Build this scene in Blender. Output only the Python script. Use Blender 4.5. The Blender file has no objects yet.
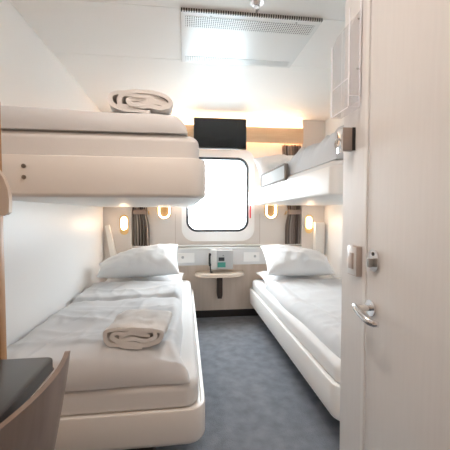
import bpy, bmesh, math, random
from mathutils import Vector, Matrix, noise
random.seed(7)
S = bpy.context.scene
COL = S.collection
PI = math.pi

# ------------------------------------------------------------------ materials
def mat(name, col, rough=0.5, metal=0.0, bump=0.0, bscale=60.0, var=0.0, vscale=8.0, spec=0.5, coat=0.0,
        sheen=0.0, trans=0.0, alpha=1.0, stretch=(1, 1, 1)):
    m = bpy.data.materials.new(name); m.use_nodes = True
    nt = m.node_tree; b = nt.nodes['Principled BSDF']
    b.inputs['Base Color'].default_value = (*col, 1)
    b.inputs['Roughness'].default_value = rough
    b.inputs['Metallic'].default_value = metal
    b.inputs['Specular IOR Level'].default_value = spec
    b.inputs['Coat Weight'].default_value = coat
    b.inputs['Sheen Weight'].default_value = sheen
    b.inputs['Transmission Weight'].default_value = trans
    b.inputs['Alpha'].default_value = alpha
    tc = nt.nodes.new('ShaderNodeTexCoord'); mp = nt.nodes.new('ShaderNodeMapping')
    mp.inputs['Scale'].default_value = stretch
    nt.links.new(tc.outputs['Object'], mp.inputs['Vector'])
    if var > 0:
        n = nt.nodes.new('ShaderNodeTexNoise'); n.inputs['Scale'].default_value = vscale; n.inputs['Detail'].default_value = 5
        nt.links.new(mp.outputs['Vector'], n.inputs['Vector'])
        r = nt.nodes.new('ShaderNodeValToRGB')
        r.color_ramp.elements[0].position = 0.3; r.color_ramp.elements[1].position = 0.7
        r.color_ramp.elements[0].color = (*[c * (1 - var) for c in col], 1)
        r.color_ramp.elements[1].color = (*[min(1, c * (1 + var)) for c in col], 1)
        nt.links.new(n.outputs['Fac'], r.inputs['Fac']); nt.links.new(r.outputs['Color'], b.inputs['Base Color'])
    if bump > 0:
        n = nt.nodes.new('ShaderNodeTexNoise'); n.inputs['Scale'].default_value = bscale; n.inputs['Detail'].default_value = 3
        nt.links.new(mp.outputs['Vector'], n.inputs['Vector'])
        bp = nt.nodes.new('ShaderNodeBump'); bp.inputs['Strength'].default_value = bump; bp.inputs['Distance'].default_value = 0.01
        nt.links.new(n.outputs['Fac'], bp.inputs['Height']); nt.links.new(bp.outputs['Normal'], b.inputs['Normal'])
    return m

def emit(name, col, strength):
    m = bpy.data.materials.new(name); m.use_nodes = True
    nt = m.node_tree; nt.nodes.clear()
    o = nt.nodes.new('ShaderNodeOutputMaterial'); e = nt.nodes.new('ShaderNodeEmission')
    e.inputs['Color'].default_value = (*col, 1); e.inputs['Strength'].default_value = strength
    nt.links.new(e.outputs[0], o.inputs[0]); return m

def perforated(name, col, hole, kx, ky, duty):
    m = mat(name, col, 0.35); nt = m.node_tree; b = nt.nodes['Principled BSDF']
    tc = nt.nodes.new('ShaderNodeTexCoord'); sx = nt.nodes.new('ShaderNodeSeparateXYZ')
    nt.links.new(tc.outputs['Object'], sx.inputs[0])
    def pulse(sock, period, d):
        a = nt.nodes.new('ShaderNodeMath'); a.operation = 'DIVIDE'; nt.links.new(sock, a.inputs[0]); a.inputs[1].default_value = period
        f = nt.nodes.new('ShaderNodeMath'); f.operation = 'FRACT'; nt.links.new(a.outputs[0], f.inputs[0])
        l = nt.nodes.new('ShaderNodeMath'); l.operation = 'LESS_THAN'; nt.links.new(f.outputs[0], l.inputs[0]); l.inputs[1].default_value = d
        return l.outputs[0]
    p = nt.nodes.new('ShaderNodeMath'); p.operation = 'MULTIPLY'
    nt.links.new(pulse(sx.outputs[0], kx, duty[0]), p.inputs[0]); nt.links.new(pulse(sx.outputs[1], ky, duty[1]), p.inputs[1])
    mx = nt.nodes.new('ShaderNodeMix'); mx.data_type = 'RGBA'
    mx.inputs['A'].default_value = (*col, 1); mx.inputs['B'].default_value = (*hole, 1)
    nt.links.new(p.outputs[0], mx.inputs['Factor']); nt.links.new(mx.outputs['Result'], b.inputs['Base Color'])
    return m

def wood(name, c1, c2, rough=0.45, stretch=(1, 12, 12), scale=3.0):
    m = mat(name, c1, rough); nt = m.node_tree; b = nt.nodes['Principled BSDF']
    tc = nt.nodes.new('ShaderNodeTexCoord'); mp = nt.nodes.new('ShaderNodeMapping'); mp.inputs['Scale'].default_value = stretch
    n = nt.nodes.new('ShaderNodeTexNoise'); n.inputs['Scale'].default_value = scale; n.inputs['Detail'].default_value = 6
    n.inputs['Distortion'].default_value = 0.6
    r = nt.nodes.new('ShaderNodeValToRGB')
    r.color_ramp.elements[0].position = 0.35; r.color_ramp.elements[1].position = 0.65
    r.color_ramp.elements[0].color = (*c1, 1); r.color_ramp.elements[1].color = (*c2, 1)
    nt.links.new(tc.outputs['Object'], mp.inputs[0]); nt.links.new(mp.outputs[0], n.inputs[0])
    nt.links.new(n.outputs['Fac'], r.inputs[0]); nt.links.new(r.outputs[0], b.inputs['Base Color'])
    return m

M = {}
M['wall'] = mat('wall_laminate', (.85, .845, .835), .38, bump=.03, bscale=25)
M['ventpanel'] = mat('gloss_vent_panel', (.86, .85, .83), .22, spec=.30)
M['backwall'] = mat('rose_white_laminate', (.74, .70, .67), .45)
M['ceil'] = mat('ceiling_panel', (.90, .87, .84), .40, spec=.22, bump=.012, bscale=9)
M['dark_gap'] = mat('dark_gap', (.05, .05, .05), .8)
M['door'] = mat('door_laminate', (.78, .765, .75), .42, var=.016, vscale=6, stretch=(1, 14, 1))
M['trim'] = mat('painted_trim', (.82, .81, .79), .3)
M['carpet'] = mat('blue_grey_carpet', (.212, .228, .258), .95, bump=.5, bscale=180, var=.16, vscale=14, spec=.1)
M['base'] = mat('dark_baseboard', (.035, .03, .028), .4)
M['veneer'] = wood('beige_veneer', (.74, .63, .53), (.80, .69, .60), .5, (10, 10, 1.2), 2)
M['pelmet'] = wood('light_oak', (.76, .53, .33), (.82, .60, .40), .45, (1, 10, 10), 4)
M['brownwood'] = wood('brown_wood', (.33, .17, .07), (.42, .23, .10), .4, (12, 12, 1), 3)
M['plastic'] = mat('white_plastic', (.92, .915, .90), .3)
M['bedwhite'] = mat('bed_white_lacquer', (.84, .82, .79), .42)
M['ledge'] = mat('pale_grey_lacquer', (.76, .765, .77), .35)
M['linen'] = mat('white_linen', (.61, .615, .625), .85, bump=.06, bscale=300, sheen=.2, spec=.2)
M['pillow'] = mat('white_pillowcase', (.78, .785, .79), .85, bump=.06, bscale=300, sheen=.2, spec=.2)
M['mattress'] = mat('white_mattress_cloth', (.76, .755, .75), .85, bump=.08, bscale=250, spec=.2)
M['towel'] = mat('white_terry', (.84, .82, .80), .95, bump=.7, bscale=260, sheen=.3, spec=.1)
M['rubber'] = mat('black_rubber', (.05, .052, .055), .45)
M['screen'] = mat('black_screen', (.006, .006, .007), .12)
M['blackpl'] = mat('black_plastic', (.015, .015, .016), .35)
M['tan'] = mat('satin_brass', (.11, .083, .048), .5)
M['gold'] = mat('brushed_gold', (.78, .56, .26), .35, metal=.75)
M['chrome'] = mat('chrome', (.82, .82, .83), .12, metal=1)
M['steel'] = mat('dull_steel', (.45, .44, .42), .35, metal=1)
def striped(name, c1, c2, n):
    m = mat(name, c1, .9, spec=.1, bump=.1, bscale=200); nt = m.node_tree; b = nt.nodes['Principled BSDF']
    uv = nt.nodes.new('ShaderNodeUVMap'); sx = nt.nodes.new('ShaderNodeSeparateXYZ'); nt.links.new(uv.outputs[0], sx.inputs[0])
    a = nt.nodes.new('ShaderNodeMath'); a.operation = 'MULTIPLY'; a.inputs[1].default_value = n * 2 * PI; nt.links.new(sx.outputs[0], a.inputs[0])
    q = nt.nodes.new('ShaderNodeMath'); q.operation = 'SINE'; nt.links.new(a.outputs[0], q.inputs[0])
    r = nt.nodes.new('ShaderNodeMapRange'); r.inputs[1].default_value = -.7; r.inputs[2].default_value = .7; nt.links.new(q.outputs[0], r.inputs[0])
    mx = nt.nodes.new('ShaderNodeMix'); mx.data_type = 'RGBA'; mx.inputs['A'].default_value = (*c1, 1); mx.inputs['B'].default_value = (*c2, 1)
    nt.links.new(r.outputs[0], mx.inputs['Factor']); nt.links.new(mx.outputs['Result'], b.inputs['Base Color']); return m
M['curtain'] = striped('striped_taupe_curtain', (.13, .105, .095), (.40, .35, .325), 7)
M['tie'] = mat('taupe_tie', (.34, .28, .25), .85, spec=.1)
M['desk'] = mat('dark_desk_laminate', (.045, .042, .040), .33, var=.15, vscale=5)
M['deskedge'] = mat('grey_desk_edge', (.10, .09, .085), .4)
M['chairwood'] = wood('taupe_chair_shell', (.20, .15, .125), (.25, .19, .16), .38, (8, 8, 1), 3)
M['beige'] = mat('beige_bracket', (.60, .50, .42), .4)
M['grey'] = mat('grey_plastic', (.50, .51, .52), .35)
M['lgrey'] = mat('light_grey_plastic', (.72, .72, .71), .35)
M['green'] = mat('green_label', (.06, .30, .25), .5)
M['display'] = mat('dark_display', (.05, .055, .065), .2)
M['red'] = mat('red_plastic', (.65, .03, .04), .35)
M['taupe'] = mat('taupe_box', (.33, .27, .24), .4)
M['switch'] = mat('switch_plate', (.50, .43, .39), .4)
M['tabletop'] = mat('table_cream', (.74, .66, .57), .35)
M['darkwood'] = wood('dark_walnut', (.05, .03, .02), (.08, .05, .035), .4, (10, 10, 1), 3)
M['guard'] = mat('pale_guard_pad', (.62, .63, .63), .85, bump=.15, bscale=40, spec=.08)
M['guardrim'] = mat('guard_rim', (.24, .21, .19), .8, spec=.1)
M['perf'] = perforated('perforated_white', (.78, .77, .75), (.12, .11, .10), .011, .0155, (.5, .62))
M['slots'] = perforated('slotted_edge', (.66, .62, .57), (.015, .012, .01), .012, 10.0, (.55, 1.0))
M['ring_glow'] = emit('warm_led_ring', (1.0, .66, .34), 10)
M['read_glow'] = emit('warm_led_lens', (1.0, .68, .42), 15)
M['cove'] = emit('warm_led_strip', (1.0, .71, .44), 27)
M['cove_low'] = emit('warm_led_strip_lower', (1.0, .70, .42), 30)
M['fill_lens'] = emit('warm_fill_lens', (1.0, .80, .62), 6)  # lens glow of the added ceiling fill lamps
M['sea'] = mat('sea_water', (.40, .45, .46), 1.0, bump=.3, bscale=.3, spec=0)
# clear acrylic / window glass: thin sheet, part transparent part glossy
def sheet(name, tint, fac, rough=0.03, diff=0.0):
    m = bpy.data.materials.new(name); m.use_nodes = True
    nt = m.node_tree; nt.nodes.clear()
    o = nt.nodes.new('ShaderNodeOutputMaterial'); t = nt.nodes.new('ShaderNodeBsdfTransparent'); t.inputs[0].default_value = (*tint, 1)
    g = nt.nodes.new('ShaderNodeBsdfGlossy'); g.inputs['Roughness'].default_value = rough
    x = nt.nodes.new('ShaderNodeMixShader'); x.inputs[0].default_value = fac
    nt.links.new(t.outputs[0], x.inputs[1]); nt.links.new(g.outputs[0], x.inputs[2]); last = x
    if diff > 0:
        d = nt.nodes.new('ShaderNodeBsdfDiffuse'); d.inputs[0].default_value = (.9, .9, .9, 1)
        y = nt.nodes.new('ShaderNodeMixShader'); y.inputs[0].default_value = diff
        nt.links.new(x.outputs[0], y.inputs[1]); nt.links.new(d.outputs[0], y.inputs[2]); last = y
    nt.links.new(last.outputs[0], o.inputs[0]); return m
M['glass'] = sheet('window_glass', (.96, .97, .97), .05)
M['acrylic'] = sheet('clear_acrylic', (.97, .97, .98), .06, .05, .10)
M['acryedge'] = mat('acrylic_edge', (.93, .93, .96), .25)

# ------------------------------------------------------------------ helpers
def thing(name, label, cat, loc, group=None, kind=None):
    o = bpy.data.objects.new(name, None); COL.objects.link(o); o.location = loc; o.empty_display_size = .05
    if label: o['label'] = label
    if cat: o['category'] = cat
    if group: o['group'] = group
    if kind: o['kind'] = kind
    return o
def tag(o, label=None, cat=None, group=None, kind=None):
    for k, v in (('label', label), ('category', cat), ('group', group), ('kind', kind)):
        if v: o[k] = v
    return o
def world_loc(o):
    v = Vector(o.location)
    while o.parent: o = o.parent; v += Vector(o.location)
    return v
def obj(name, bm, m, parent=None, smooth=True, origin=None):
    """links bm (world coordinates) as one mesh object"""
    bmesh.ops.recalc_face_normals(bm, faces=bm.faces)
    if origin is None:
        if parent is None and bm.verts:
            xs = [v.co for v in bm.verts]
            mn = [min(c[i] for c in xs) for i in range(3)]; mx = [max(c[i] for c in xs) for i in range(3)]
            origin = Vector(((mn[0] + mx[0]) / 2, (mn[1] + mx[1]) / 2, mn[2]))
        else: origin = world_loc(parent)
    origin = Vector(origin)
    bm.transform(Matrix.Translation(-origin))
    me = bpy.data.meshes.new(name); bm.to_mesh(me); bm.free()
    me.materials.append(M[m] if isinstance(m, str) else m)
    if smooth:
        me.polygons.foreach_set('use_smooth', [True] * len(me.polygons))
        me.set_sharp_from_angle(angle=math.radians(38))
    o = bpy.data.objects.new(name, me); COL.objects.link(o)
    if parent is not None:
        o.parent = parent; o.location = origin - world_loc(parent)
    else: o.location = origin
    return o
def box(x0, x1, y0, y1, z0, z1, bev=0.0, seg=2, bm=None):
    b = bmesh.new()
    bmesh.ops.create_cube(b, size=1)
    for v in b.verts:
        v.co = Vector(((x0 + x1) / 2 + v.co.x * (x1 - x0), (y0 + y1) / 2 + v.co.y * (y1 - y0), (z0 + z1) / 2 + v.co.z * (z1 - z0)))
    if bev > 0: bmesh.ops.bevel(b, geom=list(b.edges), offset=bev, segments=seg, profile=.5, affect='EDGES')
    return join(bm, b)
def join(bm, b):
    if bm is None: return b
    me = bpy.data.meshes.new('tmp'); b.to_mesh(me); b.free(); bm.from_mesh(me); bpy.data.meshes.remove(me); return bm
def rrect(u0, u1, v0, v1, r, n=8):
    """rounded rectangle outline; r = one radius or four (u1v1, u0v1, u0v0, u1v0)"""
    if not isinstance(r, (tuple, list)): r = (r,) * 4
    pts = []
    for (cu, cv, rr, a0) in ((u1 - r[0], v1 - r[0], r[0], 0), (u0 + r[1], v1 - r[1], r[1], 90), (u0 + r[2], v0 + r[2], r[2], 180), (u1 - r[3], v0 + r[3], r[3], 270)):
        for k in range(n + 1):
            a = math.radians(a0 + 90 * k / n); pts.append((cu + rr * math.cos(a), cv + rr * math.sin(a)))
    return pts
AX = {'z': lambda u, v, w: (u, v, w), 'y': lambda u, v, w: (u, w, v), 'x': lambda u, v, w: (w, u, v)}
def prism(pts, w0, w1, ax='z', bev=0.0, seg=2, bm=None):
    """extrude a 2-D outline along an axis, bevelling the rims"""
    b = bmesh.new(); f = AX[ax]
    lo = [b.verts.new(f(u, v, w0)) for u, v in pts]; hi = [b.verts.new(f(u, v, w1)) for u, v in pts]
    n = len(pts)
    b.faces.new(lo); b.faces.new(hi)
    for i in range(n): b.faces.new((lo[i], lo[(i + 1) % n], hi[(i + 1) % n], hi[i]))
    bmesh.ops.remove_doubles(b, verts=b.verts, dist=1e-6)
    if bev > 0:
        es = [e for e in b.edges if abs(len(e.link_faces)) == 2 and any(len(q.verts) > 4 for q in e.link_faces)]
        bmesh.ops.bevel(b, geom=es, offset=bev, segments=seg, profile=.5, affect='EDGES')
    return join(bm, b)
def ring(outer, inner, w0, w1, ax='z', bm=None):
    b = bmesh.new(); f = AX[ax]; n = len(outer)
    R = [[b.verts.new(f(u, v, w)) for u, v in p] for p, w in ((outer, w0), (outer, w1), (inner, w1), (inner, w0))]
    for k in range(4):
        a, c = R[k], R[(k + 1) % 4]
        for i in range(n): b.faces.new((a[i], a[(i + 1) % n], c[(i + 1) % n], c[i]))
    return join(bm, b)
def tube(path, r, n=10, bm=None, cap=True):
    b = bmesh.new(); path = [Vector(p) for p in path]; rs = r if isinstance(r, (list, tuple)) else [r] * len(path)
    rings = []; up = None
    for i, p in enumerate(path):
        t = (path[min(i + 1, len(path) - 1)] - path[max(i - 1, 0)]).normalized()
        if up is None: up = t.orthogonal().normalized()
        up = (up - t * up.dot(t)).normalized(); s = t.cross(up)
        rings.append([b.verts.new(p + (up * math.cos(2 * PI * k / n) + s * math.sin(2 * PI * k / n)) * rs[i]) for k in range(n)])
    for a, c in zip(rings, rings[1:]):
        for k in range(n): b.faces.new((a[k], a[(k + 1) % n], c[(k + 1) % n], c[k]))
    if cap: b.faces.new(rings[0]); b.faces.new(rings[-1])
    return join(bm, b)
def cyl(c, r, w0, w1, ax='z', n=24, bev=0.0, bm=None):
    return prism([(c[0] + r * math.cos(2 * PI * k / n), c[1] + r * math.sin(2 * PI * k / n)) for k in range(n)], w0, w1, ax, bev, 2, bm)
def nz(x, y, z=0.0): return noise.noise(Vector((x, y, z)))
def soft_slab(x0, x1, y0, y1, zb, h, r, wr=None, nx=60, ny=80, under=.012, edge=None):
    """a padded sheet lying on zb: h thick, rims rolled over with radius r; wr(x, y) adds folds; edge(y) waves the long rims"""
    b = bmesh.new()
    def ticks(a, c, n):
        k = max(4, n // 8); o = [a + r * (1 - math.cos(PI / 2 * i / k)) for i in range(k)]
        m = n - 2 * k
        return o + [a + r + (c - a - 2 * r) * i / m for i in range(m + 1)] + [c - (q - a) for q in reversed(o)]
    X, Y = ticks(x0, x1, nx), ticks(y0, y1, ny)
    def hh(x, y):
        d = min(x - x0, x1 - x, y - y0, y1 - y)
        # soft corner: combine the two rims
        dx = min(1, max(0, min(x - x0, x1 - x)) / r); dy = min(1, max(0, min(y - y0, y1 - y)) / r)
        p = (1 - (1 - dx) ** 2) ** .5 * (1 - (1 - dy) ** 2) ** .5
        return p
    top = []; bot = []
    for y in Y:
        tr = []; br = []
        for x in X:
            p = hh(x, y); z = zb + h * p + (wr(x, y) * p if wr else 0)
            ex = edge(x, y) if edge else (0, 0)
            tr.append(b.verts.new((x + ex[0], y + ex[1], max(z, zb + .0005))))
            br.append(b.verts.new((x + ex[0], y + ex[1], zb)))
        top.append(tr); bot.append(br)
    nyy, nxx = len(Y), len(X)
    for j in range(nyy - 1):
        for i in range(nxx - 1):
            b.faces.new((top[j][i], top[j][i + 1], top[j + 1][i + 1], top[j + 1][i]))
            b.faces.new((bot[j][i], bot[j + 1][i], bot[j + 1][i + 1], bot[j][i + 1]))
    for j in range(nyy - 1):
        for i in (0, nxx - 1): b.faces.new((top[j][i], top[j + 1][i], bot[j + 1][i], bot[j][i]))
    for i in range(nxx - 1):
        for j in (0, nyy - 1): b.faces.new((top[j][i], bot[j][i], bot[j][i + 1], top[j][i + 1]))
    return b
def pillow_bm(a, c, t, M4, seed=0, n=44, taper=0):
    """pillow 2a wide, 2c tall, 2t thick, with pinched corners and creases; M4 places it"""
    b = bmesh.new()
    def side(s):
        g = []
        for j in range(n + 1):
            row = []
            for i in range(n + 1):
                u = math.sin((i / n - .5) * PI); v = math.sin((j / n - .5) * PI)
                th = t * ((1 - abs(u) ** 3.2) * (1 - abs(v) ** 2.6)) ** .62
                x = a * u * (1 - .055 * (1 - v * v) * abs(u)); y = c * v * (1 - .07 * (1 - u * u) * abs(v))
                q = abs(u) ** 2 * abs(v) ** 2
                if taper: y = -c + (y + c) * (1 - abs(taper) * max(0, .5 + .5 * u * math.copysign(1, taper)) ** 1.6)
                w = .016 * nz(u * 2.3 + seed, v * 2.1, s * 3 + seed) + .012 * nz(u * 5 + seed, v * 3 + q * 5, s) + .010 * (1 - abs(nz(u * 3.1 + .8 * v + seed, v * 1.5, seed + 2))) ** 7
                w += .004 * math.sin((u + .4 * v) * 11 + seed) * max(0, abs(u) - .45)
                row.append(b.verts.new(Vector((x, y, s * th + w * (th / t)))))
            g.append(row)
        for j in range(n):
            for i in range(n): b.faces.new((g[j][i], g[j][i + 1], g[j + 1][i + 1], g[j + 1][i]))
    side(1); side(-1)
    bmesh.ops.remove_doubles(b, verts=b.verts, dist=1e-5)
    b.transform(M4); return b
def drop_to(bm, z):
    m = min(v.co.z for v in bm.verts); bm.transform(Matrix.Translation((0, 0, z - m))); return bm

# ------------------------------------------------------------------ room shell
XL, XR, YB, YF, H = -.81, 1.50, 3.40, -1.0, 2.10
BX, BY = .60, 1.17          # bathroom box: its wall faces the bunks at x = BX and ends at y = BY
def struct(name, bm, m, **k): return tag(obj(name, bm, m, smooth=False, **k), kind='structure')
struct('floor', box(XL - .05, XR + .05, YF - .05, YB + .05, -.06, 0), 'carpet')
for a, c in ((YF - .05, 1.608), (1.612, 2.138), (2.142, YB + .05)):
    struct('ceiling', box(XL - .05, XR + .05, a, c, H, H + .04), 'ceil')
struct('ceiling_void', box(XL - .05, XR + .05, YF - .05, YB + .05, H + .04, H + .06), 'dark_gap')
struct('wall_left', box(XL - .05, XL, YF - .05, YB + .05, 0, H), 'wall')
struct('wall_right', box(XR, XR + .05, BY - .04, YB + .05, 0, H), 'wall')
struct('wall_front', box(XL, XR + .05, YF - .05, YF, 0, H), 'veneer')
# back wall around the window opening
wx0, wx1, wz0, wz1 = .005, .685, .905, 1.70
b = box(XL, wx0, YB, YB + .05, 0, H); b = box(wx1, XR, YB, YB + .05, 0, H, bm=b)
b = box(wx0, wx1, YB, YB + .05, wz1, H, bm=b); b = box(wx0, wx1, YB, YB + .05, 0, wz0, bm=b)
struct('wall_back', b, 'backwall')
struct('wall_back_lower', box(XL, XR, YB - .012, YB - .0005, .075, .56), 'veneer')
struct('baseboard_back', box(XL, XR, YB - .02, YB - .0005, 0, .075, .003), 'base')
# bathroom walls and door
DY0, DY1, DZ0, DZ1 = .30, .998, .02, 1.98
b = box(BX, BX + .04, DY1 + .022, BY, 0, H); b = box(BX, BX + .04, YF, DY0 - .022, 0, H, bm=b)
b = box(BX, BX + .04, DY0 - .022, DY1 + .022, DZ1 + .022, H, bm=b)
struct('wall_bathroom', b, 'door')
struct('wall_bathroom_end', box(BX + .04, XR, BY - .04, BY, 0, H), 'wall')
fr = box(BX - .004, BX + .042, DY1 + .003, DY1 + .021, 0, DZ1 + .02, .002)
fr = box(BX - .004, BX + .042, DY0 - .021, DY0 - .003, 0, DZ1 + .02, .002, bm=fr)
fr = box(BX - .004, BX + .042, DY0 - .003, DY1 + .003, DZ1 + .004, DZ1 + .02, .002, bm=fr)
struct('trim_1', fr, 'trim')
dr = thing('door_1', None, None, (BX, (DY0 + DY1) / 2, 0), kind='structure')
obj('leaf', box(BX, BX + .038, DY0, DY1, DZ0, DZ1, .002), 'door', dr, smooth=False)
rc = (.966, .803)
hd = obj('handle', cyl(rc, .024, BX - .008, BX, 'x', 28, .002), 'chrome', dr)
obj('lever', tube([(BX - .006, rc[0], rc[1]), (BX - .030, rc[0], rc[1] + .001), (BX - .047, rc[0] + .004, rc[1] + .004), (BX - .056, rc[0] + .001, rc[1] + .006),
    (BX - .060, rc[0] - .012, rc[1] + .004), (BX - .061, rc[0] - .035, rc[1] - .004), (BX - .060, rc[0] - .058, rc[1] - .012), (BX - .055, rc[0] - .078, rc[1] - .018),
    (BX - .046, rc[0] - .088, rc[1] - .021), (BX - .036, rc[0] - .090, rc[1] - .022)], [.010] * 3 + [.0112] * 3 + [.011, .011, .0105, .009], 14), 'chrome', hd)
lk = obj('lock_plate', prism(rrect(.930, .976, .925, .993, .022), BX - .008, BX, 'x', .002), 'chrome', dr)
obj('lock_turn', box(BX - .026, BX - .008, .947, .959, .938, .966, .003), 'steel', lk)
obj('lock_hole', cyl((.953, .980), .006, BX - .0095, BX - .008, 'x', 14), 'blackpl', lk)
# side columns beside the window bay
CY = 3.335
struct('trim_2', box(XL, -.535, CY, YB - .0005, .56, H, .003), 'backwall')
struct('trim_3', box(1.245, XR, CY, YB - .0005, .56, H, .003), 'backwall')
# ---- window
wn = thing('window_1', None, None, (.345, YB, .80), kind='structure')
o_out = rrect(-.035, .735, .815, 1.785, .13, 10); o_in = rrect(.012, .672, .912, 1.693, .115, 10)
obj('window_frame', ring(o_out, o_in, YB - .03, YB + .03, 'y'), 'plastic', wn)
gk = ring(rrect(.012, .672, .912, 1.693, .115, 10), rrect(.036, .648, .936, 1.669, .095, 10), YB - .022, YB + .035, 'y')
obj('gasket', gk, 'rubber', wn)
obj('pane', prism(rrect(.026, .658, .926, 1.679, .10, 10), YB + .018, YB + .024, 'y'), 'glass', wn)
rs = box(.683, .694, YB - .046, YB - .0305, 1.055, 1.27, .004)
tag(obj('pull_tag', rs, 'red'), 'thin red vertical tag hanging on the white window frame', 'tag')
# ledge under the window
struct('trim_4', box(-.535, 1.245, CY, YB - .0005, .765, .775), 'wall')
lg = thing('window_ledge', 'long pale grey ledge with socket panels running under the window', 'ledge', (.345, YB, .56))
obj('ledge_top', box(-.534, 1.244, 3.315, YB - .001, .738, .752, .004), 'plastic', lg)
obj('ledge_front', box(-.534, 1.244, 3.328, YB - .001, .568, .738, .002), 'ledge', lg)
for sx, lab in ((.01, 'white blank socket panel on the grey ledge beside the left pillow'), (.695, 'white blank socket panel on the grey ledge beside the right pillow')):
    s = thing('socket_panel', lab, 'socket', (sx, 3.328, .60), 'socket panels on the window ledge')
    obj('plate', box(sx - .085, sx + .085, 3.322, 3.328, .598, .698, .004), 'plastic', s, smooth=False)
    obj('latch', cyl((sx + (-.035 if sx < .3 else .035), .655), .012, 3.314, 3.322, 'y', 16, .002), 'grey', s)
# back wall panel seams under the window with two screws
b = bmesh.new()
for x in (-.10, .80): b = box(x - .002, x + .002, YB - .004, YB - .0005, .752, 1.10, bm=b)
struct('trim_5', b, 'switch')

# ------------------------------------------------------------------ beds
def bed_outline(x0, x1, y0, y1, inner, r):
    ro = .012
    rr = (r, ro, ro, r) if inner == 'hi' else (ro, r, r, ro)      # order u1v1, u0v1, u0v0, u1v0
    return rrect(x0, x1, y0, y1, rr, 10)
def frame_bm(x0, x1, y0, y1, z0, z1, inner, r=.075, rb=.03):
    """tray with a rounded lower rim"""
    b = bmesh.new(); rings = []
    prof = [(rb * (1 - math.sin(a * PI / 12)), z0 + rb * (1 - math.cos(a * PI / 12))) for a in range(7)]
    prof += [(0, z1 - .008), (.003, z1 - .002), (.010, z1), (.016, z1 - .001), (.020, z1 - .010)]
    for ins, z in prof:
        xi0 = x0 + (ins if inner == 'lo' else 0); xi1 = x1 - (ins if inner == 'hi' else 0)
        rings.append([b.verts.new((u, v, z)) for u, v in bed_outline(xi0, xi1, y0 + ins, y1 - ins, inner, max(.014, r - ins))])
    n = len(rings[0])
    for a, c in zip(rings, rings[1:]):
        for i in range(n): b.faces.new((a[i], a[(i + 1) % n], c[(i + 1) % n], c[i]))
    b.faces.new(rings[0]); b.faces.new(rings[-1]); return b
def mattress_bm(x0, x1, y0, y1, z0, z1, inner, r=.07, rt=.035):
    b = bmesh.new(); rings = []
    prof = [(.012, z0), (0, z0 + .012)] + [(rt * (1 - math.cos(a * PI / 12)), z1 - rt + rt * math.sin(a * PI / 12)) for a in range(7)]
    for ins, z in prof:
        xi0 = x0 + (ins if inner == 'lo' else ins * .3); xi1 = x1 - (ins if inner == 'hi' else ins * .3)
        rings.append([b.verts.new((u, v, z)) for u, v in bed_outline(xi0, xi1, y0 + ins, y1 - ins, inner, max(.014, r - ins))])
    n = len(rings[0])
    for a, c in zip(rings, rings[1:]):
        for i in range(n): b.faces.new((a[i], a[(i + 1) % n], c[(i + 1) % n], c[i]))
    b.faces.new(rings[0]); b.faces.new(rings[-1]); return b

LX0, LX1, LY0, LY1 = XL + .001, .080, 1.245, 3.312
RX0, RX1, RY0, RY1 = .66, XR - .001, 1.315, 3.312
def bed(name, x0, x1, y0, y1, z0, z1, zm, inner, label, cat, group, plinth=False, bolts=False, rb=.03, r=.075):
    t = thing(name, label, cat, ((x0 + x1) / 2, (y0 + y1) / 2, 0 if plinth else z0), group)
    obj('frame', frame_bm(x0, x1, y0, y1, z0, z1, inner, r, rb), 'bedwhite', t)
    ins = .026
    mx0 = x0 + (ins if inner == 'lo' else .004); mx1 = x1 - (ins if inner == 'hi' else .004)
    obj('mattress', mattress_bm(mx0, mx1, y0 + ins, y1 - .01, z1 - .008, zm, inner), 'mattress', t)
    if plinth:
        if inner == 'hi': px0, px1 = x0, x1 - .22
        else: px0, px1 = x0 + .22, x1
        obj('plinth', box(px0, px1, y0 + .12, y1 - .02, 0, z0 + .004, .004), 'base', t)
    if bolts:
        for z in (z1 - .043, z1 - .083):
            obj('bolt', cyl((-.574, z), .007, y0 - .003, y0 + .002, 'y', 14, .001), 'steel', t)
    return t
bed('single_bed', LX0, LX1, LY0, LY1, .185, .335, .430, 'hi', 'lower white bed with a folded towel, along the wall beside the dark desk', 'bed', 'lower beds', True)
bed('single_bed', RX0, RX1, RY0, RY1, .165, .332, .418, 'lo', 'lower white bed without a towel, ending at the bathroom wall', 'bed', 'lower beds', True)
bed('upper_bunk', LX0, .084, LY0, LY1, 1.168, 1.322, 1.418, 'hi', 'white upper bunk holding a rolled towel, above the bed beside the desk', 'bunk', 'upper bunks', bolts=True, rb=.016)
bed('upper_bunk', RX0, RX1, 1.395, RY1, 1.190, 1.328, 1.365, 'lo', 'white upper bunk with a padded guard, by the clear wall holder', 'bunk', 'upper bunks', rb=.014, r=.035)

# ------------------------------------------------------------------ bedding
def folds(seed, amp=.012):
    def w(x, y):
        v = amp * nz(x * 2.2 + seed, y * 2.0, seed) + amp * .55 * nz(x * 5 + seed, y * 4.2, seed + 4)
        a = nz(x * 1.3 + seed, y * 1.6, 9 + seed)
        v += amp * .55 * (1 - abs(nz(x * 1.8 + seed, y * 7.5 + a, 3.3))) ** 6
        v += amp * .45 * (1 - abs(nz(x * 6.5 + a, y * 2.2 + seed, 5.1))) ** 8
        return v
    return w
def gauss(d, s): return math.exp(-(d / s) ** 2)
fl = folds(1.7, .011)
def wl(x, y):   # lower left duvet: a turned-over band near the pillow and a raised ridge to the front
    v = fl(x, y) * 1.7 + .022 * gauss(y - 1.42, .16) - .035 * gauss(y - 1.29, .09) * max(0, (x + .25) / .25)
    v += .014 * (1 / (1 + math.exp(-(y - 2.32 - .06 * nz(x * 3, 1)) * 60)))
    v -= .016 * gauss(y - 2.30 - .05 * nz(x * 3, 1), .02)
    v += .010 * gauss(y - 2.0 + .14 * (x + .1), .03) * max(0, nz(x * 2.5, 7) + .5)
    v += .006 * gauss(x + .06 + .05 * nz(y * 2, 2), .03)
    return v
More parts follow.
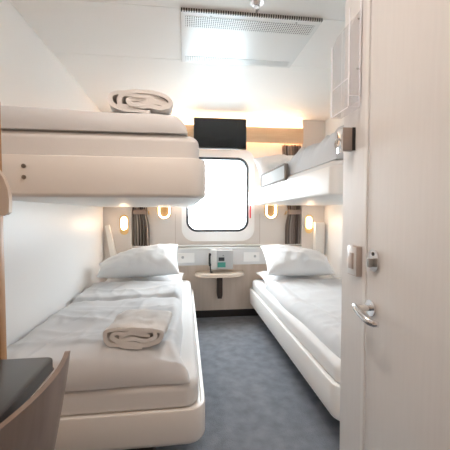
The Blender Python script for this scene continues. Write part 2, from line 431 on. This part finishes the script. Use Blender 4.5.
d = soft_slab(XL + .006, -.022, 1.268, 2.84, .4302, .078, .055, wl, 72, 110, edge=lambda x, y: ((.012 * nz(y * 3, 4) + .040 * gauss(y - 1.29, .10)) * max(0, (x + .4) / .4), .012 * nz(x * 3, 8) * max(0, (1.5 - y) / .25)))
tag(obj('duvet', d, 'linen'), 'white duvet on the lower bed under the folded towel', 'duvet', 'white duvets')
fr_ = folds(5.2, .011)
def wr_(x, y):
    v = fr_(x, y) * 1.4 + .018 * (1 / (1 + math.exp(-(y - 2.72) * 70))) * (1 / (1 + math.exp(-(x - .84) * 40)))
    v += .012 * gauss(x - .80 - .04 * (2.6 - y), .035) - .008 * gauss(x - .86 - .05 * (2.6 - y), .03)
    v += .012 * gauss(y - 2.2 + .25 * (x - 1.0), .05) * max(0, nz(x * 2.5, 3) + .6)
    return v
d = soft_slab(.735, XR - .006, 1.425, 2.86, .4182, .062, .05, wr_, 72, 110, edge=lambda x, y: (-.02 * (1 - (x - .735) / .76) * (.5 + nz(y * 2, 5)), 0))
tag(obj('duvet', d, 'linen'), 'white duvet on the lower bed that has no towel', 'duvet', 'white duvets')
fu = folds(8.8, .010)
d = soft_slab(XL + .006, .012, 1.268, 2.80, 1.4182, .090, .06, lambda x, y: fu(x, y) * .7 - .014 * gauss(y - 1.3, .2) * max(0, (x + .45) / .45), 64, 90)
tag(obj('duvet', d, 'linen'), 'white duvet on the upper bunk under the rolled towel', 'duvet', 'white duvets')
fv = folds(12.3, .016)
d = soft_slab(.705, XR - .006, 1.44, 2.74, 1.3652, .075, .06, lambda x, y: fv(x, y) * 2.0 + .055 * (2.74 - y) / 1.3 + .06 * min(1, (x - .70) / .25) + .022 * nz(x * 9, y * 8, 2) + .010 * nz(x * 24, y * 20, 5) + .02 * (1 - abs(nz(x * 5, y * 6, 8))) ** 6, 100, 160)
tag(obj('duvet', d, 'linen'), 'rumpled white duvet on the upper bunk with the padded guard', 'duvet', 'white duvets')

def place_pillow(cx, cy, zb, a, c, t, tilt, yaw, seed, label, roll=0, taper=0):
    m4 = Matrix.Translation((cx, cy, 0)) @ Matrix.Rotation(yaw, 4, 'Z') @ Matrix.Rotation(math.radians(tilt), 4, 'X') @ Matrix.Rotation(roll, 4, 'Y')
    b = drop_to(pillow_bm(a, c, t, m4, seed, taper=taper), zb)
    return tag(obj('pillow', b, 'pillow'), label, 'pillow', 'white pillows')
place_pillow(-.375, 3.07, .431, .365, .22, .052, 3, 0, 3, 'flat white pillow lying under the leaning one on the towel bed')
place_pillow(-.405, 2.985, .535, .348, .215, .105, 32, .06, 1, 'plump white pillow leaning by the curtain above the towel bed', taper=-.62)
place_pillow(1.10, 3.08, .419, .37, .21, .052, 3, 0, 6, 'flat white pillow lying under the leaning one on the bed without a towel')
place_pillow(1.062, 2.985, .515, .315, .215, .105, 32, -.05, 5, 'plump white pillow leaning beside the slim wall box', taper=.42)
place_pillow(1.00, 3.02, 1.37, .32, .22, .10, 38, 0, 9, 'white pillow on the upper bunk behind the padded guard')

def towel_bm(cx, cy, zb, w, h, ln, yaw, seed):
    """a terry towel rolled flat: one long spiral sheet extruded along its length"""
    b = bmesh.new(); turns = 2.7; n = 140; ny = 26
    th = .0178
    cs = []
    for i in range(n + 1):
        t = i / n; a = t * turns * 2 * PI + PI * .15
        g = .10 + .90 * t
        rx = w / 2 * (.46 + .54 * t) - th / 2; rz = max(.004, (h / 2 - th / 2) * g)
        ca, sa = math.cos(a), math.sin(a)
        px = rx * math.copysign(abs(ca) ** .8, ca) + .012 * (1 - t); pz = rz * math.copysign(abs(sa) ** .75, sa)
        px += .016 * (1 - t) * nz(i * .05, seed) + .004 * nz(i * .07, seed); pz += (.005 + .022 * (1 - t) ** .7) * nz(i * .085, seed + 5) + .007 * (1 - t) * math.sin(px * 55 + seed)
        cs.append(Vector((px, pz)))
    g = {}
    for j in range(ny + 1):
        y = (j / ny - .5) * ln
        e = 1 - .06 * abs(2 * j / ny - 1) ** 4
        for i in range(n + 1):
            p = cs[i]; t = (cs[min(i + 1, n)] - cs[max(i - 1, 0)]).normalized(); nn = Vector((-t.y, t.x))
            for k, s in enumerate((-.5, .5)):
                tt = th * (1 if 3 < i < n - 3 else .8)
                q = p + nn * s * tt
                yy = y * e + .012 * nz(i * .05, j * .01 + seed, 2)
                v = Vector((q.x, yy, q.y)) + Vector((nz(i * .1, j * .15, seed) * .006, 0, nz(i * .11, j * .2, seed + 3) * .008 + nz(q.x * 22, yy * 16, seed + 7) * .007))
                v.z -= .010 * (2 * abs(y) / ln) ** 2 * (1 if v.z > 0 else 0) * max(0, v.z / (h / 2))
                g[i, j, k] = b.verts.new(v)
    for j in range(ny):
        for i in range(n):
            b.faces.new((g[i, j, 0], g[i + 1, j, 0], g[i + 1, j + 1, 0], g[i, j + 1, 0]))
            b.faces.new((g[i, j, 1], g[i, j + 1, 1], g[i + 1, j + 1, 1], g[i + 1, j, 1]))
    for i in range(n):
        for j in (0, ny): b.faces.new((g[i, j, 0], g[i, j, 1], g[i + 1, j, 1], g[i + 1, j, 0]))
    for j in range(ny):
        for i in (0, n): b.faces.new((g[i, j, 0], g[i, j + 1, 0], g[i, j + 1, 1], g[i, j, 1]))
    b.transform(Matrix.Translation((cx, cy, 0)) @ Matrix.Rotation(yaw, 4, 'Z'))
    drop_to(b, zb)
    for v in b.verts:            # settles flat where it lies
        if v.co.z < zb + .008: v.co.z = zb + .008 - (zb + .008 - v.co.z) * .4
    return b
def rest(duvet, x0, x1, y0, y1):
    zs = sorted((duvet.location.z + v.co.z for v in duvet.data.vertices if x0 < duvet.location.x + v.co.x < x1 and y0 < duvet.location.y + v.co.y < y1), reverse=True)
    zs = zs[:len(zs) // 2]          # the upper skin only
    return zs[len(zs) // 3] - .003
duv = [o for o in COL.objects if o.name.startswith('duvet')]
tag(obj('towel', towel_bm(-.200, 1.50, rest(duv[0], -.34, -.06, 1.38, 1.63), .285, .115, .27, -.10, 2), 'towel'), 'rolled white towel on the lower bed duvet', 'towel', 'rolled towels')
tag(obj('towel', towel_bm(-.175, 1.455, rest(duv[2], -.31, -.04, 1.34, 1.58), .275, .108, .25, .06, 6), 'towel'), 'rolled white towel on the upper bunk near the ceiling', 'towel', 'rolled towels')

# guard on the right bunk
t = thing('bed_guard', 'low padded guard flap standing on the rim of the upper bunk', 'guard', (.682, 2.47, 1.328))
obj('guard_rim', ring(rrect(2.12, 2.82, 1.3285, 1.448, .02), rrect(2.140, 2.80, 1.345, 1.436, .012), .671, .695, 'x'), 'guardrim', t)
obj('guard_pad', prism(rrect(2.139, 2.801, 1.344, 1.437, .012), .675, .690, 'x', .004), 'guard', t)

# ------------------------------------------------------------------ window bay fittings
pl = thing('curtain_pelmet', 'light oak pelmet board spanning above the window behind the television', 'pelmet', (.35, 3.30, 1.85))
obj('board', box(-.534, 1.244, 3.30, 3.322, 1.842, 2.0, .003), 'pelmet', pl)
obj('shelf_board', box(-.534, 1.244, 3.322, YB - .001, 1.985, 2.0), 'pelmet', pl)
obj('led_strip', box(-.52, 1.23, 3.345, 3.36, 2.0, 2.008), 'cove', pl)
obj('lower_led_strip', box(-.52, 1.23, 3.345, 3.355, 1.977, 1.985), 'cove_low', pl)

tv = thing('television', 'small black flat screen television hanging above the window', 'television', (.355, 3.23, 1.75))
obj('body', box(.090, .616, 3.21, 3.25, 1.748, 2.052, .006), 'blackpl', tv)
obj('screen', box(.100, .606, 3.2085, 3.2105, 1.763, 2.043), 'screen', tv)
obj('bracket', box(.28, .43, 3.25, 3.30, 1.86, 1.96, .004), 'blackpl', tv)

def curtain(xa, xb, side, label):
    """taupe curtain gathered by a tie at z = 1.1; side = -1 when its straight edge is on the left"""
    t = thing('curtain', label, 'curtain', ((xa + xb) / 2, 3.36, .76), 'tied curtains beside the window')
    b = bmesh.new(); nu, nv = 90, 60; g = []
    w = xb - xa
    for j in range(nv + 1):
        z = .765 + (1.835 - .765) * j / nv
        pinch = 1 - .16 * math.exp(-((z - 1.12) / .10) ** 2) + .25 * max(0, (z - 1.25) / .6)
        row = []
        for i in range(nu + 1):
            u = i / nu
            ww = w * pinch * .92
            x = xa + ww * u if side < 0 else xb - ww * (1 - u)
            y = 3.362 + (.019 - .008 * math.exp(-((z - 1.12) / .10) ** 2)) * math.sin(u * 2 * PI * 5.5 + .5 * nz(z * 2, u * 3)) + .004 * nz(u * 6, z * 3)
            row.append(b.verts.new((x, y, z)))
        g.append(row)
    for j in range(nv):
        for i in range(nu): b.faces.new((g[j][i], g[j][i + 1], g[j + 1][i + 1], g[j + 1][i]))
    ul = b.loops.layers.uv.new('UVMap'); ix = {v: (k % (nu + 1)) / nu for row in g for k, v in enumerate(row)}
    for f_ in b.faces:
        for lp in f_.loops: lp[ul].uv = (ix[lp.vert], 0)
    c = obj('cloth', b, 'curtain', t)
    md = c.modifiers.new('thickness', 'SOLIDIFY'); md.thickness = .003
    wt = w * .84 * .92
    ta, tb = (xa, xa + wt) if side < 0 else (xb - wt, xb)
    obj('tieback', prism(rrect(ta - .001, tb + .006, 3.336, 3.386, .02), 1.095, 1.145, 'z', .004), 'tie', t)
    hx = tb + .02 if side < 0 else ta - .02
    obj('hook', tube([(hx, 3.399, 1.10), (hx, 3.36, 1.10), (hx, 3.35, 1.108), (hx, 3.35, 1.13)], .006, 8), 'gold', t)
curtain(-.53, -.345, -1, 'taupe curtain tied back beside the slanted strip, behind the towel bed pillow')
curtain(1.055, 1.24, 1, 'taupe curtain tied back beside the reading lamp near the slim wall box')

def ring_lamp(cx, label):
    t = thing('oval_wall_lamp', label, 'lamp', (cx, YB, 1.05), 'oval ring lamps')
    obj('backplate', prism(rrect(cx - .052, cx + .052, 1.062, 1.318, .051, 10), YB - .012, YB - .0005, 'y', .002), 'tan', t)
    obj('gold_rim', ring(rrect(cx - .068, cx + .068, 1.046, 1.334, .0675, 12), rrect(cx - .060, cx + .060, 1.054, 1.326, .0595, 12), YB - .04, YB - .0005, 'y'), 'gold', t)
    obj('glowing_ring', ring(rrect(cx - .0595, cx + .0595, 1.0545, 1.3255, .059, 12), rrect(cx - .045, cx + .045, 1.069, 1.311, .0445, 12), YB - .036, YB - .012, 'y'), 'ring_glow', t)
ring_lamp(-.212, 'glowing oval ring lamp between the window and the curtain of the towel bed')
ring_lamp(.916, 'glowing oval ring lamp between the window and the curtain of the bed without towel')

def reading_lamp(cx, label):
    t = thing('reading_wall_lamp', label, 'lamp', (cx, CY, .91), 'small reading lamps')
    obj('gold_plate', prism(rrect(cx - .040, cx + .040, .895, 1.088, .039, 10), CY - .012, CY - .0005, 'y', .003), 'gold', t)
    obj('lens', prism(rrect(cx - .025, cx + .025, .945, 1.068, .0245, 10), CY - .022, CY - .012, 'y', .003), 'read_glow', t)
reading_lamp(-.605, 'lit gold reading lamp on the column above the towel bed pillow')
reading_lamp(1.322, 'lit gold reading lamp on the column beside the slim wall box')

sl = bmesh.new()
pts = [(-.785, .985), (-.747, .992), (-.660, .60), (-.720, .58)]
tag(obj('slanted_strip', prism(pts, CY - .045, CY - .0005, 'y', .004), 'plastic'), 'slim white slanted strip on the column beside the reading lamp and side wall', 'strip')
t = thing('wall_box', 'slim tall white box on the column at the head of the bed without a towel', 'box', (1.43, CY, .60))
obj('body', box(1.375, 1.485, CY - .05, CY - .0005, .60, 1.01, .004), 'plastic', t)
obj('cover', box(1.385, 1.475, CY - .054, CY - .0495, .62, .998, .002), 'wall', t)

# wall table
def half_oval(cx, w, y1, dep, n=40):
    pts = [(cx - w / 2 + .01, y1), (cx + w / 2 - .01, y1)]
    for k in range(n + 1):
        a = k / n * PI
        pts.append((cx + w / 2 * math.copysign(abs(math.cos(a)) ** .75, math.cos(a)), y1 - .02 - (dep - .02) * math.sin(a) ** .9))
    return pts
t = thing('wall_table', 'small half oval wall table between the two lower beds', 'table', (.36, YB - .012, .21))
obj('tabletop', prism(half_oval(.357, .515, YB - .013, .20), .462, .494, 'z', .008, 3), 'tabletop', t)
ps = prism([(.332, .46), (.384, .46), (.384, .25), (.376, .215), (.340, .215), (.332, .25)], YB - .07, YB - .013, 'y', .004)
obj('support_post', ps, 'darkwood', t)
# phone on the ledge
t = thing('wall_telephone', 'grey wall telephone with black handset and green label above the table', 'telephone', (.38, 3.328, .53))
obj('body', box(.300, .490, 3.268, 3.327, .532, .728, .006), 'grey', t)
obj('cradle', box(.262, .318, 3.245, 3.327, .535, .733, .006), 'lgrey', t)
obj('screen', box(.340, .400, 3.2655, 3.269, .618, .655), 'display', t)
obj('label_plate', box(.330, .412, 3.2655, 3.269, .552, .604), 'green', t)
obj('button', box(.382, .392, 3.265, 3.269, .668, .676), 'display', t)
obj('handset', tube([(.252, 3.262, .695), (.246, 3.25, .67), (.246, 3.25, .60), (.252, 3.262, .575)], [.014, .011, .011, .014], 10), 'blackpl', t)
obj('cord', tube([(.253, 3.262, .575), (.256, 3.262, .535), (.262, 3.268, .5015), (.275, 3.285, .501)], .006, 8), 'blackpl', t)

# ------------------------------------------------------------------ ceiling fittings
t = thing('ceiling_vent', 'large white ventilation panel with perforated bands on the ceiling', 'vent', (.345, 1.875, H))
vx0, vx1, vy0, vy1 = -.018, .702, 1.612, 2.138
zc = H - .014
obj('panel', box(vx0, vx1, vy0, vy1, zc, H - .0005, .002), 'ventpanel', t, smooth=False)
obj('grille', box(vx0 + .025, vx1 - .025, vy0 + .028, vy0 + .125, zc - .0015, zc + .001), 'perf', t, smooth=False)
obj('grille', box(vx0 + .025, vx1 - .025, vy1 - .085, vy1 - .025, zc - .0015, zc + .001), 'perf', t, smooth=False)
obj('slotted_edge', box(vx0 + .003, vx1 - .003, vy0 - .0105, vy0 - .001, zc - .001, H - .0005), 'slots', t, smooth=False)
for x in (vx0 + .15, vx1 - .13):
    obj('screw', cyl((x, vy0 + .02), .005, zc - .003, zc + .001, 'z', 12), 'steel', t)
    obj('screw', cyl((x, vy1 - .012), .005, zc - .003, zc + .001, 'z', 12), 'steel', t)
sx, sy = .338, 1.515
t = thing('sprinkler', 'chrome fire sprinkler hanging from the ceiling before the vent', 'sprinkler', (sx, sy, H))
obj('escutcheon', cyl((sx, sy), .030, H - .008, H - .0005, 'z', 28, .003), 'chrome', t)
obj('body', tube([(sx, sy, H - .006), (sx, sy, H - .020), (sx, sy, H - .022), (sx, sy, H - .028)], [.016, .016, .010, .010], 14), 'chrome', t)
fb = tube([(sx - .009, sy, H - .022), (sx - .014, sy, H - .032), (sx - .004, sy, H - .044)], .003, 8)
fb = tube([(sx + .009, sy, H - .022), (sx + .014, sy, H - .032), (sx + .004, sy, H - .044)], .003, 8, bm=fb)
obj('yoke', fb, 'chrome', t)
obj('tip', tube([(sx, sy, H - .040), (sx, sy, H - .050), (sx, sy, H - .052)], [.006, .006, .003], 12), 'steel', t)

# unseen fill lamps added in the entrance ceiling to warm the near faces
def fill_downlight(x, y, watts, label, tint):
    t = thing('fill_downlight', label, 'lamp', (x, y, H), 'unseen ceiling fill lamps added over the entrance')
    obj('bezel', ring([(x + .055 * math.cos(2 * PI * k / 32), y + .055 * math.sin(2 * PI * k / 32)) for k in range(32)],
                      [(x + .043 * math.cos(2 * PI * k / 32), y + .043 * math.sin(2 * PI * k / 32)) for k in range(32)], H - .008, H - .0005, 'z'), 'chrome', t)
    obj('lens', cyl((x, y), .043, H - .004, H - .0005, 'z', 32), 'fill_lens', t)
    L = bpy.data.lights.new('fill_bulb', 'AREA'); L.shape = 'DISK'; L.size = .084; L.energy = watts; L.color = tint
    lo = bpy.data.objects.new('fill_bulb', L); COL.objects.link(lo); lo.parent = t; lo.location = (0, 0, -.009)
fill_downlight(.0, .95, 2.7, 'unseen round fill lamp added to the ceiling between the bunk ends', (1, .85, .74))
fill_downlight(-.1, .0, 2.4, 'unseen round fill lamp added to the ceiling over the entrance passage', (1, .73, .56))

# ------------------------------------------------------------------ bathroom wall fittings
t = thing('light_switch', 'cream square light switch on the bathroom wall beside the door', 'switch', (BX, 1.058, .89))
obj('plate', box(BX - .020, BX - .0005, 1.028, 1.090, .892, .996, .002), 'switch', t)
obj('cover', box(BX - .0225, BX - .0195, 1.031, 1.087, .895, .993, .001), 'lgrey', t)
obj('rocker', box(BX - .027, BX - .022, 1.044, 1.074, .916, .972, .002), 'switch', t)
t = thing('hook_box', 'taupe box with a chrome hook high on the bathroom wall', 'box', (BX, 1.098, 1.325))
obj('body', box(BX - .046, BX - .0005, 1.085, 1.112, 1.332, 1.412, .002), 'taupe', t)
obj('chrome_face', box(BX - .050, BX - .0455, 1.085, 1.122, 1.325, 1.408, .002), 'chrome', t)
obj('mount', box(BX - .012, BX - .0005, 1.083, 1.0849, 1.332, 1.412), 'blackpl', t)
obj('hook', tube([(BX - .049, 1.105, 1.375), (BX - .060, 1.105, 1.37), (BX - .064, 1.105, 1.355), (BX - .058, 1.105, 1.342)], .005, 8), 'chrome', t)
# clear acrylic holder
t = thing('acrylic_holder', 'clear acrylic leaflet holder fixed to the bathroom wall above the hook box', 'holder', (BX, 1.1, 1.47))
hx = .555
HN, HF = 1.052, 1.183       # near and far end of the holder along the wall
obj('back_plate', box(BX - .005, BX - .0005, HN, HF, 1.50, 1.80, .001), 'acrylic', t)
obj('front_lip', box(hx, hx + .003, HN, HF, 1.475, 1.572), 'acrylic', t)
obj('bottom_plate', box(hx, BX - .0055, HN, HF, 1.470, 1.474), 'acrylic', t)
obj('end_plate', prism([(hx, 1.475), (BX - .0055, 1.475), (BX - .0055, 1.80), (hx + .022, 1.775), (hx + .006, 1.74), (hx, 1.70)], HN - .003, HN, 'y'), 'acrylic', t)
obj('end_plate', prism([(hx, 1.475), (BX - .0055, 1.475), (BX - .0055, 1.80), (hx + .022, 1.775), (hx + .006, 1.74), (hx, 1.70)], HF, HF + .003, 'y'), 'acrylic', t)
eb = box(hx - .0015, hx, HN - .004, HN + .004, 1.475, 1.80); eb = box(hx - .0015, hx + .002, HF - .004, HF + .004, 1.475, 1.735, bm=eb)
eb = box(BX - .0075, BX - .0055, HN - .006, HN + .004, 1.475, 1.83, bm=eb)
eb = box(hx - .001, BX - .008, HN - .0045, HN - .003, 1.508, 1.511, bm=eb)
eb = box(hx - .0015, hx, HN + .004, HF - .004, 1.470, 1.474, bm=eb); eb = box(hx - .0012, hx, HN + .004, HF - .004, 1.569, 1.572, bm=eb)
obj('bright_edge', eb, 'acryedge', t, smooth=False)
for x_, z in ((.592, 1.765), (.592, 1.60)): obj('screw', cyl((x_ - .008, z), .004, HN - .006, HN - .003, 'y', 12), 'steel', t)

# ------------------------------------------------------------------ desk corner
t = thing('desk_screen', 'brown wooden side panel standing between the desk and the bed', 'panel', (-.62, .915, 0))
obj('board', box(XL + .001, -.482, .90, .93, 0, 1.405, .003), 'brownwood', t)
obj('bracket', prism([(-.50, 1.105), (-.453, 1.105), (-.445, 1.112), (-.444, 1.145), (-.447, 1.170), (-.456, 1.197), (-.470, 1.220), (-.485, 1.234), (-.50, 1.240)], .878, .8995, 'y', .002), 'beige', t)
t = thing('writing_desk', 'dark laminate writing desk in the near corner by the wall', 'desk', (-.57, .5, 0))
top = prism(rrect(XL + .004, -.343, .02, .890, (.022, .004, .004, .022), 8), .703, .730, 'z', .003)
obj('desktop', top, 'desk', t)
obj('side_panel', box(XL + .001, -.42, .03, .055, 0, .703, .002), 'deskedge', t)
obj('side_panel', box(XL + .001, -.42, .86, .885, 0, .703, .002), 'deskedge', t)
obj('back_panel', box(XL + .001, XL + .02, .055, .86, .30, .703, .002), 'deskedge', t)
t = thing('desk_chair', 'taupe wooden shell chair pushed up to the dark desk', 'chair', (-.45, .61, 0))
b = bmesh.new(); nu, nv = 36, 24; th = .011; g = {}
for j in range(nv + 1):
    v = j / nv; z = .44 + .362 * v
    for i in range(nu + 1):
        u = i / nu
        hw = .158 + .004 * v
        y = .600 + (2 * u - 1) * hw
        lean = .066 * (1 - v) ** 1.2
        for k in (0, 1):
            x = -.242 - .75 * (y - .635) ** 2 - .25 * (y - .60) ** 2 - lean - (th if k else 0)
            zz = z - .006 * max(0, abs(2 * u - 1) - .9) * 10 * (1 if j == nv else 0)
            g[i, j, k] = b.verts.new((x, y, zz))
for j in range(nv):
    for i in range(nu):
        for k in (0, 1): b.faces.new((g[i, j, k], g[i + 1, j, k], g[i + 1, j + 1, k], g[i, j + 1, k]))
for i in range(nu):
    for j in (0, nv): b.faces.new((g[i, j, 0], g[i + 1, j, 0], g[i + 1, j, 1], g[i, j, 1]))
for j in range(nv):
    for i in (0, nu): b.faces.new((g[i, j, 0], g[i, j + 1, 0], g[i, j + 1, 1], g[i, j, 1]))
obj('backrest', b, 'chairwood', t)
obj('seat', prism(rrect(-.70, -.335, .43, .77, .06), .425, .450, 'z', .008, 3), 'chairwood', t)
for x, y in ((-.66, .47), (-.66, .73), (-.37, .47), (-.37, .73)):
    dx = -.02 if x < -.5 else .02
    obj('leg', tube([(x, y, .424), (x + dx, y, .001)], [.014, .010], 12), 'steel', t)

# ------------------------------------------------------------------ outside
tag(obj('sea', box(-300, 300, 6, 900, -9.1, -9.0), 'sea', smooth=False), kind='structure')
W = bpy.data.worlds.new('sky'); S.world = W; W.use_nodes = True
bg = W.node_tree.nodes['Background']; bg.inputs[0].default_value = (.86, .935, 1, 1); bg.inputs[1].default_value = 19
P = bpy.data.lights.new('window_portal', 'AREA'); P.shape = 'RECTANGLE'; P.size = .66; P.size_y = .78
P.cycles.is_portal = True
po = bpy.data.objects.new('window_portal', P); COL.objects.link(po); po.location = (.342, YB + .045, 1.30); po.rotation_euler = (-PI / 2, 0, 0)

# ------------------------------------------------------------------ camera
cd = bpy.data.cameras.new('camera'); cam = bpy.data.objects.new('camera', cd); COL.objects.link(cam)
cd.sensor_width = 36; cd.sensor_fit = 'HORIZONTAL'; cd.lens = 322 / 450 * 36; cd.clip_start = .02; cd.clip_end = 2000
cam.location = (0, 0, 1.11)
yaw = math.atan(40 / 322); pit = math.atan(12 / 322)
cam.rotation_euler = (PI / 2 - pit, 0, -yaw)
S.camera = cam
v = S.view_settings; v.view_transform = 'Standard'; v.look = 'None'; v.gamma = 1; v.use_curve_mapping = False; v.exposure = 0.92
S.cycles.max_bounces = 16; S.cycles.diffuse_bounces = 12; S.cycles.transparent_max_bounces = 12
S.cycles.sample_clamp_indirect = 6
